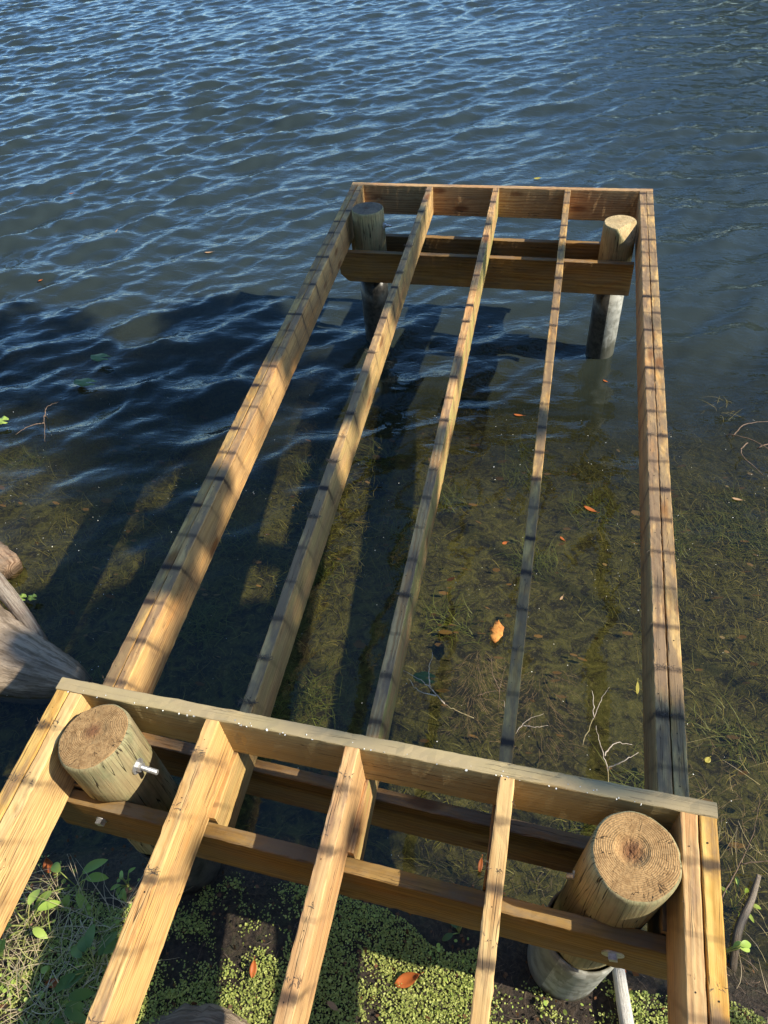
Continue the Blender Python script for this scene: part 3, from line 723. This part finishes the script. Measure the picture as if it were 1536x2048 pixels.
# ------------------------------------------------------------------ leaves
def leaf(loc, L, Wd, rot, mat, label, cat='leaf', tilt=(0, 0), name='fallen_leaf', group='leaves floating on the water', curl=.15):
    n = 8; V = []; Fc = []
    for i in range(n+1):
        t = i/n; w_ = Wd*math.sin(math.pi*min(1, t*.96+.04))**.8*(1-.25*t)
        z = curl*L*((t-.5)**2)*1.2
        for s in (-1, -.5, 0, .5, 1): V.append((L*(t-.5), s*w_/2, z+curl*Wd*abs(s)*.5))
    for i in range(n):
        for j in range(4): a = i*5+j; Fc.append((a, a+1, a+6, a+5))
    # stalk
    b = len(V); V += [(L*.5, -.0008, z), (L*.5, .0008, z), (L*.68, .001, z+.003), (L*.68, -.001, z+.003)]; Fc.append((b, b+1, b+2, b+3))
    me = raw_mesh(name, V, Fc); o = link(name, me, mat, None, label, cat, group, smooth=True)
    mod = o.modifiers.new('thickness', 'SOLIDIFY'); mod.thickness = .0006
    o.location = loc; o.rotation_euler = (tilt[0], tilt[1], rot); return o
Wz = ZW+.006  # floating leaf and pad positions: from image pixels, then scaled about the camera
FL = [((-1.665, 4.68), .075, .026, .2, M_tan, 'tan leaf floating left of the frame, level with its far end'),
 ((-3.017, 4.152), .05, .03, 1.3, M_orange, 'small pinkish orange leaf floating near the left edge'),
 ((-2.767, 5.094), .06, .012, 1.6, M_tan, 'narrow pale leaf floating far out on the left'),
 ((-3.703, 5.93), .05, .02, .4, M_orange, 'tiny reddish leaf farthest out on the left'),
 ((1.054, 6.292), .07, .05, .4, M_yellow, 'pale yellow leaf floating just beyond the far end board'),
 ((1.141, 2.711), .06, .02, -.1, M_orange, 'small orange leaf floating between the third and rightmost single joists'),
 ((1.569, 1.945), .075, .026, -.5, M_orange, 'larger orange leaf floating left of the doubled right-hand joist'),
 ((1.432, 1.701), .035, .014, -.8, M_orange, 'tiny orange leaf nearer than the larger orange leaf'),
 ((1.149, 1.639), .03, .022, .6, M_orange, 'crumpled orange scrap beside the rightmost single joist'),
 ((0.913, 1.364), .045, .024, .6, M_orange, 'reddish leaf scrap right of the green-stained joist'),
 ((1.658, 3.124), .04, .014, -.6, M_orange, 'red leaf floating at the foot of the far right pile'),
 ((2.315, 2.123), .055, .018, -.2, M_tan, 'pale tan leaf floating right of the frame'),
 ((1.765, 0.894), .065, .016, 1.5, M_yellow, 'narrow yellow leaf floating against the doubled right-hand joist'),
 ((2.015, 0.614), .03, .026, .9, M_yellow, 'small dull yellow leaf right of the near right corner'),
 ((0.869, 3.719), .04, .015, .2, M_tan, 'pale leaf under the far end of the green-stained joist'),
 ((1.441, 1.334), .03, .012, 1.1, M_tan, 'tiny white leaf scrap in the middle of the right-hand bay'),
 ((2.336, 0.498), .05, .028, .2, M_orange, 'orange leaf in the weeds at the right edge'),]
for (x, y), L_f, W_f, r_, mt, lb in FL: leaf((x, y, float(wave_z(np.array([x]), np.array([y]))[0])+.004), L_f, W_f, r_, mt, lb)
def gz(x, y): return float(ground_z(np.array([float(x)]), np.array([float(y)]))[0])
GL = [((1.01, -.33), .085, .045, .5, M_orange, 'large orange-red leaf on the bank between the third and rightmost joists'),
 ((1.196, .071), .05, .02, 1.5, M_orange, 'upright-looking orange leaf just behind the near cross beam'),
 ((1.83, -.21), .07, .035, .9, M_orange, 'dark red leaf lying on the green mat right of the white stick'),
 ((1.88, -.25), .065, .03, -.6, M_orange, 'red-brown leaf touching the dark red leaf'),
 ((1.80, -.36), .05, .028, 1.6, M_orange, 'small rust leaf on the green mat nearest the right corner'),
 ((-.36, -.22), .055, .04, 2.2, M_orange, 'curled rust leaf on the moss left of the near left joist'),
 ((1.66, -.16), .055, .03, 2.4, M_orange, 'orange leaf at the top end of the white stick'),
 ((.07, -.30), .04, .02, 1, M_orange, 'small red leaf beside the near left single joist'),
 ((.52, -.40), .05, .026, 1.7, M_orange, 'orange leaf on the mossy mud beside the driftwood'),
 ((1.25, -.42), .05, .025, .2, M_orange, 'orange leaf half hidden by the rightmost near joist'),
 ((-.10, -.56), .06, .03, .2, M_orange, 'reddish leaf at the lower left among the grass'),
 ((.80, -.45), .045, .02, -.4, M_tan, 'brown leaf under the middle near joist'),
 ((1.48, -.40), .05, .022, .1, M_orange, 'orange leaf left of the white stick')]
for (x, y), L_f, W_f, r_, mt, lb in GL: leaf((x, y, max(gz(x, y), ZW)+.022), L_f, W_f, r_, mt, lb, tilt=(.2, -.25), group='fallen leaves on the bank', curl=.35)
# rotting orange clump
V = []; Fc = []
R0 = np.random.default_rng(3)
for i in range(9):
    t = i/8; V += [(.055*(t-.5)*2*.9, s*.022*math.sin(math.pi*(t*.9+.05))+R0.normal(0, .003), .006*R0.random()+.008*(1-abs(s))) for s in (-1, -.5, 0, .5, 1)]
for i in range(8):
    for j in range(4): a = i*5+j; Fc.append((a, a+1, a+6, a+5))
o = link('rotting_leaf', raw_mesh('rotting_leaf', V, Fc), M_sponge, None, 'ragged orange rotting leaf clump floating in the bay left of the rightmost single joist', 'rotting leaf', smooth=True)
o.location = (1.159, 1.08, ZW); o.rotation_euler[2] = 1.5; o.scale = (1.2, 1.3, 1); o.modifiers.new('t', 'SOLIDIFY').thickness = .004
# submerged / floating round leaves
def pad(x, y, r, mat, label, squash=.7, z=ZW+.002, name='lily_pad'):
    V = [(0, 0, .0)]; n = 28; R = np.random.default_rng(int(abs(x*100)))
    for q in (.5, 1):
        for j in range(n):
            a = .25+j/(n-1)*(2*math.pi-.5); rr = r*q*(1+.06*R.normal()*q); V.append((rr*math.cos(a), rr*squash*math.sin(a), .004*math.sin(a*5)*q))
    Fc = [(0, 1+j, 2+j) for j in range(n-1)]+[(1+j, 1+n+j, 2+n+j, 2+j) for j in range(n-1)]
    o = link(name, raw_mesh(name, V, Fc), mat, None, label, 'water plant', smooth=True); o.location = (x, y, z); o.modifiers.new('t', 'SOLIDIFY').thickness = .001; return o
pad(-1.785, 2.695, .085, M_lily, 'green leaf just under the surface, nearer of two left of the frame', .5)
pad(-1.825, 2.992, .075, M_lily, 'green leaf just under the surface, farther of two left of the frame', .6)
pad(-2.145, 2.238, .05, M_clover, 'bright green floating leaf at the left edge', .8)
pad(0.451, -0.262, .075, M_yellow, 'yellow-green floating leaf between the near left single joists', .75, z=ZW+.03)
pad(-1.174, 0.911, .03, M_clover, 'small bright green leaf above the branch at the left', .8, z=ZW+.03)
pad(-1.116, 0.921, .024, M_clover, 'smallest bright green leaf beside the branch at the left', .8, z=ZW+.03)
pad(0.874, 0.805, .05, M_lily, 'dull green leaf behind the forked pale twig', .6, z=ZW-.01)

# ------------------------------------------------------------------ weeds under water (stuff)
R0 = np.random.default_rng(77); n = 46000
x = R0.uniform(-2.6, 3.4, n); y = R0.uniform(.02, 4.0, n)
dens = vnoise(x*2.6, y*2.6, 41)*.8+.45+vnoise(x*8, y*8, 44)*.35+R0.normal(0, .10, n); keep = dens > .40; x, y = x[keep], y[keep]
b = np.stack([x, y, ground_z(x, y)-.005], 1)
V, Fq = strands(len(b), b, .13, .0034, 1.6, spread=2.0, seg=6, seed=3)
V[:, 2] = np.minimum(V[:, 2], ZW-.008)
link('waterweed', np_mesh('waterweed', V, Fq), M_weed, kind='stuff', label='olive brown waterweed carpeting the shallow lake bed', cat='waterweed')
n = 7000; x = R0.uniform(-2.6, 3.2, n); y = R0.uniform(.1, 3.4, n); dens = vnoise(x*1.1+4, y*1.1, 43)+R0.normal(0, .25, n); keep = dens > .22; x, y = x[keep], y[keep]
b = np.stack([x, y, ground_z(x, y)+.03], 1); V, Fq = strands(len(b), b, .14, .0024, 2.4, spread=3.2, seg=8, seed=4)
V[:, 2] = np.minimum(V[:, 2], ZW-.006)
R1 = np.random.default_rng(555); cx_ = R1.uniform(-2.2, 2.9, 46); cy_ = R1.uniform(.25, 2.9, 46); cx_[:6] = R1.uniform(2.2, 2.9, 6); cy_[:6] = R1.uniform(1.8, 2.8, 6)
ci = R1.integers(0, 46, 5200); x_ = cx_[ci]+R1.normal(0, .075, 5200); y_ = cy_[ci]+R1.normal(0, .06, 5200)
V2, F2 = strands(5200, np.stack([x_, y_, ground_z(x_, y_)], 1), .17, .0042, 1.3, spread=1.5, seg=6, seed=556); V2[:, 2] = np.minimum(V2[:, 2], ZW-.006)
link('weed_clumps', np_mesh('weed_clumps', V2, F2), leafmat('weed_clump_green', (.15, .17, .035), (.05, .055, .014), .2, 3), kind='stuff', label='bushy green-brown tufts of weed rising from the lake bed', cat='waterweed')
link('waterweed', np_mesh('waterweed_pale', V, Fq), M_weed2, kind='stuff', label='yellowish trailing strands of waterweed over the darker weed', cat='waterweed')
R0 = np.random.default_rng(401); n = 420; x = R0.uniform(-2.4, 3.0, n); y = R0.uniform(.1, 3.0, n)
V, Fq = leaflets(np.stack([x, y, ground_z(x, y)+.035], 1), .017, 402, .4, 6)
V = V.reshape(-1, 6, 3); cen = V.mean(1, keepdims=True); V = (cen+(V-cen)*np.array([1.5, .55, 1])).reshape(-1, 3)
link('sunken_leaves', np_mesh('sunken_leaves', V, Fq), leafmat('sunken_leaf_brown', (.22, .12, .04), (.10, .06, .025), .1, 9), kind='stuff', label='brown sunken leaves lying in the waterweed', cat='sunken leaves')
# floating specks
n = 900; x = R0.uniform(-2.4, 3.2, n); y = R0.uniform(.0, 2.8, n); k_ = R0.random(n) < .6
V, Fq = leaflets(np.stack([x, y, np.full(n, ZW+.003)], 1)[k_], .0021, 9, .3, 5)
link('floating_specks', np_mesh('floating_specks', V, Fq), simple('pale_speck', (.75, .75, .68), (.6, .55, .4)), kind='stuff', label='tiny pale specks drifting on the calm water', cat='specks')

# ------------------------------------------------------------------ bank vegetation (stuff and plants)
def scatter(n, x0, x1, y0, y1, thr, seed, f=4):
    R = np.random.default_rng(seed); x = R.uniform(x0, x1, n); y = R.uniform(y0, y1, n)
    k = (vnoise(x*f, y*f, seed+1)+R.normal(0, .1, n)+.22*np.clip((x-.55)/.3, 0, 1)-.28*np.abs(vnoise(x*17, y*17, seed+5)) > thr) & (y < shore(x)-.20+.12*vnoise(x*6, y*6, seed+2)+.10*np.clip(-x*3, 0, 1)); return x[k], y[k]
x, y = scatter(200000, -1.1, 2.6, -1.0, -.12, .05, 60, 9)
z = np.maximum(ground_z(x, y), ZW)+.004+np.random.default_rng(1).random(len(x))*.012+.022*np.maximum(vnoise(x*11, y*11, 66), 0)
V, Fq = leaflets(np.stack([x, y, z], 1), .0034, 61, .5, 5)
link('duckweed', np_mesh('duckweed', V, Fq), M_duck, kind='stuff', label='mats of tiny yellow-green leaves covering the wet bank', cat='ground cover')
x, y = scatter(2600, -1.1, 2.6, -1.0, -.05, -.02, 70, 3)
z = np.maximum(ground_z(x, y), ZW)+.012+np.random.default_rng(2).random(len(x))*.03
V, Fq = leaflets(np.stack([x, y, z], 1), .0070, 71, .5, 8)
link('pennywort', np_mesh('pennywort', V, Fq), M_clover, kind='stuff', label='small round bright green leaves dotted over the bank', cat='ground cover')
R0 = np.random.default_rng(90); n = 2600; x = R0.uniform(-1.3, .15, n); y = R0.uniform(-1.1, -.30, n); k_ = R0.random(n) < np.clip((.0-x)*1.6+.1, 0, 1); x, y = x[k_], y[k_]
b = np.stack([x, y, ground_z(x, y)], 1); V, Fq = strands(len(b), b, .15, .0045, 1.4, spread=1.3, seg=6, seed=91)
link('grass', np_mesh('grass', V, Fq), M_grass, kind='stuff', label='green grass on the bank at the lower left', cat='grass')
n = 1500; x = R0.uniform(-1.3, .1, n); y = R0.uniform(-1.1, -.28, n); b = np.stack([x, y, ground_z(x, y)+.02], 1)
V, Fq = strands(n, b, .17, .0026, 1.0, spread=3.0, seg=5, seed=92)
link('dry_grass', np_mesh('dry_grass', V, Fq), M_straw, kind='stuff', label='dry straw-coloured stems tangled in the grass at the lower left', cat='dry grass')
n = 2200; x = R0.uniform(-1.2, 2.6, n); y = R0.uniform(-1.0, .12, n); b = np.stack([x, y, np.maximum(ground_z(x, y), ZW-.02)+.004], 1)
V, Fq = strands(n, b, .06, .0022, 1.6, spread=4, seg=4, seed=93)
link('plant_debris', np_mesh('plant_debris', V, Fq), M_litter, kind='stuff', label='dark rotting stems and rootlets on the mud', cat='debris')
def plant(x, y, h, n, lw, label, mat=M_broad, seed=0, lean=.4):
    R = random.Random(seed); z0 = gz(x, y); e = empty('broadleaf_plant', (x, y, z0), label, 'plant', 'leafy weeds on the bank')
    V, Fc, UV = [], [], []; LV, LF_ = [], []
    for i in range(n):
        a = R.uniform(0, 6.28); L = h*R.uniform(.5, 1); tip = Vector((math.cos(a)*L*lean, math.sin(a)*L*lean, L))
        mid = tip*.5+Vector((0, 0, L*.12)); P = spline([(0, 0, 0), mid[:], tip[:]], 4)
        v, f, u = tube(P, [.002]*len(P), 5); b = len(V); V += v; Fc += [tuple(q+b for q in t) for t in f]; UV += u
        d = Vector((math.cos(a), math.sin(a), R.uniform(-.3, .2))).normalized(); s = d.cross(Vector((0, 0, 1))).normalized()
        ll = lw*R.uniform(1.2, 1.9); ww = lw*R.uniform(.6, .8); b = len(LV); m_ = 7
        for k in range(m_+1):
            t = k/m_; c = tip+d*ll*t+Vector((0, 0, -ll*.5*t*t)); w_ = ww*math.sin(math.pi*min(1, .05+t*.95))**.7*.5
            LV += [(c-s*w_+Vector((0, 0, w_*.3)))[:], c[:], (c+s*w_+Vector((0, 0, w_*.3)))[:]]
        for k in range(m_):
            for j in (0, 1): q = b+k*3+j; LF_.append((q, q+1, q+4, q+3))
    link('stem', raw_mesh('stem', V, Fc, UV), M_grass, e, smooth=True)
    link('foliage', raw_mesh('foliage', LV, LF_), mat, e, smooth=True)
PL = [(-.21, -.27, .07, 6, .05, 'bright green leafy weed at the edge of the moss beside the near left joist', M_clover, .9),
      (-.02, -.235, .06, 7, .022, 'small round-leaved green weed against the near left single joist', M_clover, .5),
      (.02, -.50, .10, 7, .05, 'large shaded weed with broad dull leaves under the near left bay', M_broad, .6),
      (-.05, -.62, .10, 6, .045, 'broad-leaved weed lowest in the shade at the lower left', M_broad, .7),
      (-.30, -.42, .09, 7, .04, 'green weed growing through the dry grass', M_clover, .8),
      (2.07, .12, .10, 6, .02, 'tiny green sprig on the mud right of the near right corner', M_clover, .5),
      (1.98, -.06, .09, 6, .03, 'green sprig beside the thin grey stick right of the dock', M_clover, .7),
      (1.15, -.16, .03, 5, .03, 'low green seedling in the dark behind the near cross beam', M_lily, .9)]
for i, (x, y, h, n, lw, lb, mt, le) in enumerate(PL): plant(x, y, h, n, lw, lb, mt, 100+i, le)

# ------------------------------------------------------------------ trees (outside the frame: they shade the dock and are mirrored in the lake)
def crown_mesh(clumps, leaf_s, seed):
    R = np.random.default_rng(seed); P = []
    for (c, r, n) in clumps:
        d = R.normal(0, 1, (n, 3)); d /= np.linalg.norm(d, axis=1)[:, None]; P.append(np.array(c)+d*(r*R.random(n)**.45)[:, None])
    P = np.concatenate(P); n = len(P); s = leaf_s*R.uniform(.6, 1.4, n)
    a = R.normal(0, 1, (n, 3)); a /= np.linalg.norm(a, axis=1)[:, None]; b = np.cross(a, R.normal(0, 1, (n, 3))); b /= np.linalg.norm(b, axis=1)[:, None]
    q = [(-1, 0), (-.2, .38), (.6, .3), (1, 0), (.6, -.3), (-.2, -.38)]
    V = np.stack([P+s[:, None]*(u*a+v*b) for u, v in q], 1).reshape(-1, 3); return np_mesh('crown', V, np.arange(n*6).reshape(n, 6))
# targets on the joist tops that lie in soft shade, thrown back along the sun's direction
S = Vector((1.18, -.045, 1.0)); shade = []
TG = [(1.25, .12, .15), (1.25, .36, .15), (1.25, .62, .14), (1.25, .86, .14), (1.26, 1.10, .13), (1.67, .10, .15), (1.66, .27, .09),
      (.87, .22, .14), (.86, .48, .12), (.86, .98, .13), (.46, .90, .12), (.46, 1.12, .10), (.02, .60, .12), (.02, .86, .13), (.02, 1.06, .09),
      (-.02, 2.05, .16), (-.04, 2.35, .25), (-.06, 2.75, .26), (-.08, 3.15, .24), (-.09, 3.6, .28), (.12, 3.5, .22), (.42, 3.25, .12), (.43, 2.5, .10), (.84, 3.02, .11), (.84, 3.4, .06), (1.28, 3.05, .07),
      (.45, .28, .05), (.5, -.30, .04), (.86, -.18, .05)]
TW = [(-1.5, 2.8, .35), (-.7, 2.9, .35), (-2.2, 2.9, .4), (-2.8, 3.2, .45), (-.2, 1.1, .2), (.2, .4, .2), (-.4, .3, .25)]
for gx in (-.57, -.19, .2):  # made-up leaf clumps added to darken water strips between joist shadows
    for gy in (.32, .50, .68, .86, 1.04): TW.append((gx, gy, .13 if gx < .1 else .10))
for gx, gy in ((-.57, 1.62), (-.57, 1.8), (-.19, 1.45), (-.19, 1.95), (.2, 1.6)): TW.append((gx, gy, .11))
clumps = []
rr_ = random.Random(4)
for x, y, r in TG: t = rr_.uniform(5.6, 7.2); clumps.append(((x+S.x*t, y+S.y*t, S.z*t), r*(1.25 if y > 1.9 else 1), int(4200*r*r/.02*(.09 if y > 1.9 else .16))))
for x, y, r in TW: t = rr_.uniform(6.8, 8.2); clumps.append(((x+S.x*t, y+S.y*t, ZW+S.z*t), r*(1.3 if y > 2.3 else 1), int(4200*r*r/.02*(.05 if y > 2.3 else .12))))
tree = empty('shade_tree', (12.0, -1.5, ZW+.7), 'tree on the bank to the right whose limbs shade the dock', 'tree')
TB = Vector((12.0, -1.5, ZW+.7))
crown_extra = [((14+rr_.gauss(0, 1.2), -5.0+rr_.gauss(0, 1.0), 10+rr_.gauss(0, 1.3)), .9, 260) for _ in range(16)]
cl2 = [((c[0]-TB.x, c[1]-TB.y, c[2]-TB.z), r, n) for c, r, n in clumps+crown_extra]
link('crown', crown_mesh(cl2, .045, 5), M_tree, tree)
V, Fc, UV = [], [], []
def addt(path, nseg=8, seg=10):
    P = spline(path, nseg); v, f, u = tube(P[:, :3], P[:, 3], seg, 1, .05); b_ = len(V); V.extend(v); Fc.extend(tuple(q+b_ for q in t) for t in f); UV.extend(u)
addt([(0, 0, -.5, .30), (.1, 0, 2.5, .24), (0, .1, 5.5, .18), (.1, -.3, 9, .07)], seg=14)
addt([(0, .1, 4.6, .07), (-1.5, .8, 5.6, .03), (-3.2, 2.0, 6.2, .016), (-4.4, 3.1, 6.4, .008)])
addt([(0, .1, 4.2, .07), (-1.6, 1.8, 5.2, .03), (-3.2, 3.5, 6.0, .016), (-4.5, 5.0, 6.3, .008)])
addt([(0, .1, 5.0, .07), (-2.0, 1.2, 6.8, .03), (-3.6, 3.0, 7.4, .016), (-4.4, 4.2, 7.6, .02)])
link('trunk', raw_mesh('trunk', V, Fc, UV), M_trunk, tree, smooth=True)
R0 = np.random.default_rng(301); n = 1500; x = R0.uniform(-1.2, 2.6, n); y = R0.uniform(-1.0, .0, n)
V_, F_q = leaflets(np.stack([x, y, np.maximum(ground_z(x, y), ZW)+.012], 1), .0075, 302, .7, 4)
link('leaf_scraps', np_mesh('leaf_scraps', V_, F_q), leafmat('brown_scraps', (.17, .075, .03), (.09, .05, .025), .1, 9), kind='stuff', label='small brown scraps of dead leaves over the bank', cat='leaf scraps')
# brown brush standing up through the shallows, and dry stems on the mud at the right
def brush(name, n, x0, x1, y0, y1, L, w_, mat, seed, label, zf=None, thr=-9):
    R = np.random.default_rng(seed); x = R.uniform(x0, x1, n); y = R.uniform(y0, y1, n); k = vnoise(x*5, y*5, seed)+R.normal(0, .15, n) > thr; x, y = x[k], y[k]
    z = np.maximum(ground_z(x, y), ZW-.03); V_, F_ = strands(len(x), np.stack([x, y, z], 1), L, w_, 1.3, spread=2.4, seg=6, seed=seed)
    if zf is not None: V_[:, 2] = np.minimum(V_[:, 2], zf)
    link(name, np_mesh(name, V_, F_), mat, kind='stuff', label=label, cat='brush')
brush('brush', 420, .95, 1.5, .55, .95, .085, .0016, M_twigd, 310, 'fine brown brush around the twigs in the shallows between the joists')
brush('brush', 520, 1.85, 2.7, -.15, .9, .10, .0018, M_twigd, 311, 'tangled brown stems on the mud at the lower right', thr=.0)
brush('dry_stems', 110, 1.9, 2.6, -.3, .7, .13, .0018, M_straw, 312, 'pale dry stems lying over the mud at the lower right')
brush('brush', 900, 2.2, 3.1, 1.9, 3.0, .14, .0022, M_weed2, 313, 'matted brown weed reaching the surface near the right edge', ZW-.002, thr=.1)
# trees along the far shore, mirrored in the ruffled water
fcl = []; rf = random.Random(9)
for k in range(26):
    a = rf.uniform(0, 6.28); q = rf.uniform(0, 1)**.6; z = rf.uniform(2.5, 11.5); w_ = 4.2*math.sin(math.pi*min(1, z/13))**.7
    fcl.append(((math.cos(a)*q*w_, math.sin(a)*q*w_, z), rf.uniform(1.0, 1.8), 170))
fm = crown_mesh(fcl, .30, 6)
V, Fc, UV = [], [], []; addt([(0, 0, -.5, .35), (.2, 0, 4, .25), (0, .2, 9, .12)]); ftm = raw_mesh('trunk', V, Fc, UV)
ft0 = None
LBL = ['leftmost', 'second', 'third', 'fourth', 'fifth', 'sixth', 'seventh', 'eighth', 'ninth', 'rightmost']
for i, (x, y, s) in enumerate([(5, 62, 1.2), (11, 60, 1.5), (17, 58, 1.8), (23, 55, 1.7), (29, 52, 1.9), (34, 48, 1.8), (39, 44, 1.9), (43, 38, 1.8), (46, 31, 1.8), (49, 24, 1.7)]):
    e = empty('shore_tree', (x, y, ZW+.2), 'leafy green tree on the far shore, %s in the row' % LBL[i], 'tree', 'trees along the far shore')
    e.scale = (s, s, s); e.rotation_euler[2] = i*1.7
    if i == 0:
        c0 = link('crown', fm, M_tree, e); t0 = link('trunk', ftm, M_trunk, e, smooth=True)
    else:
        for q in (c0, t0): c = q.copy(); col.objects.link(c); c.parent = e
for i, (x, y, s) in enumerate([(-9, -7.5, .9), (-3, -9, 1.0), (3.5, -9.5, 1.0), (10, -10, .95), (-14, -3, .85), (-5.2, -4.2, .75), (2.5, -6.2, .75)]):  # unseen trees added to cut the sky light on bank and dock
    e = empty('sky_block_tree', (x, y, ZW+.6), ['added sky-blocking tree behind the viewer, far to the left', 'added sky-blocking tree straight behind the viewer', 'added sky-blocking tree behind the viewer, right of the middle', 'added sky-blocking tree behind the viewer at the right end', 'added sky-blocking tree at the water edge well left of the dock', 'added low sky-blocking tree just left of the viewer', 'added low sky-blocking tree close behind the viewer'][i], 'tree', 'unseen trees added to block sky light')
    e.scale = (s, s, s); e.rotation_euler[2] = i*2.1+.5
    for q in (c0, t0): c = q.copy(); col.objects.link(c); c.parent = e
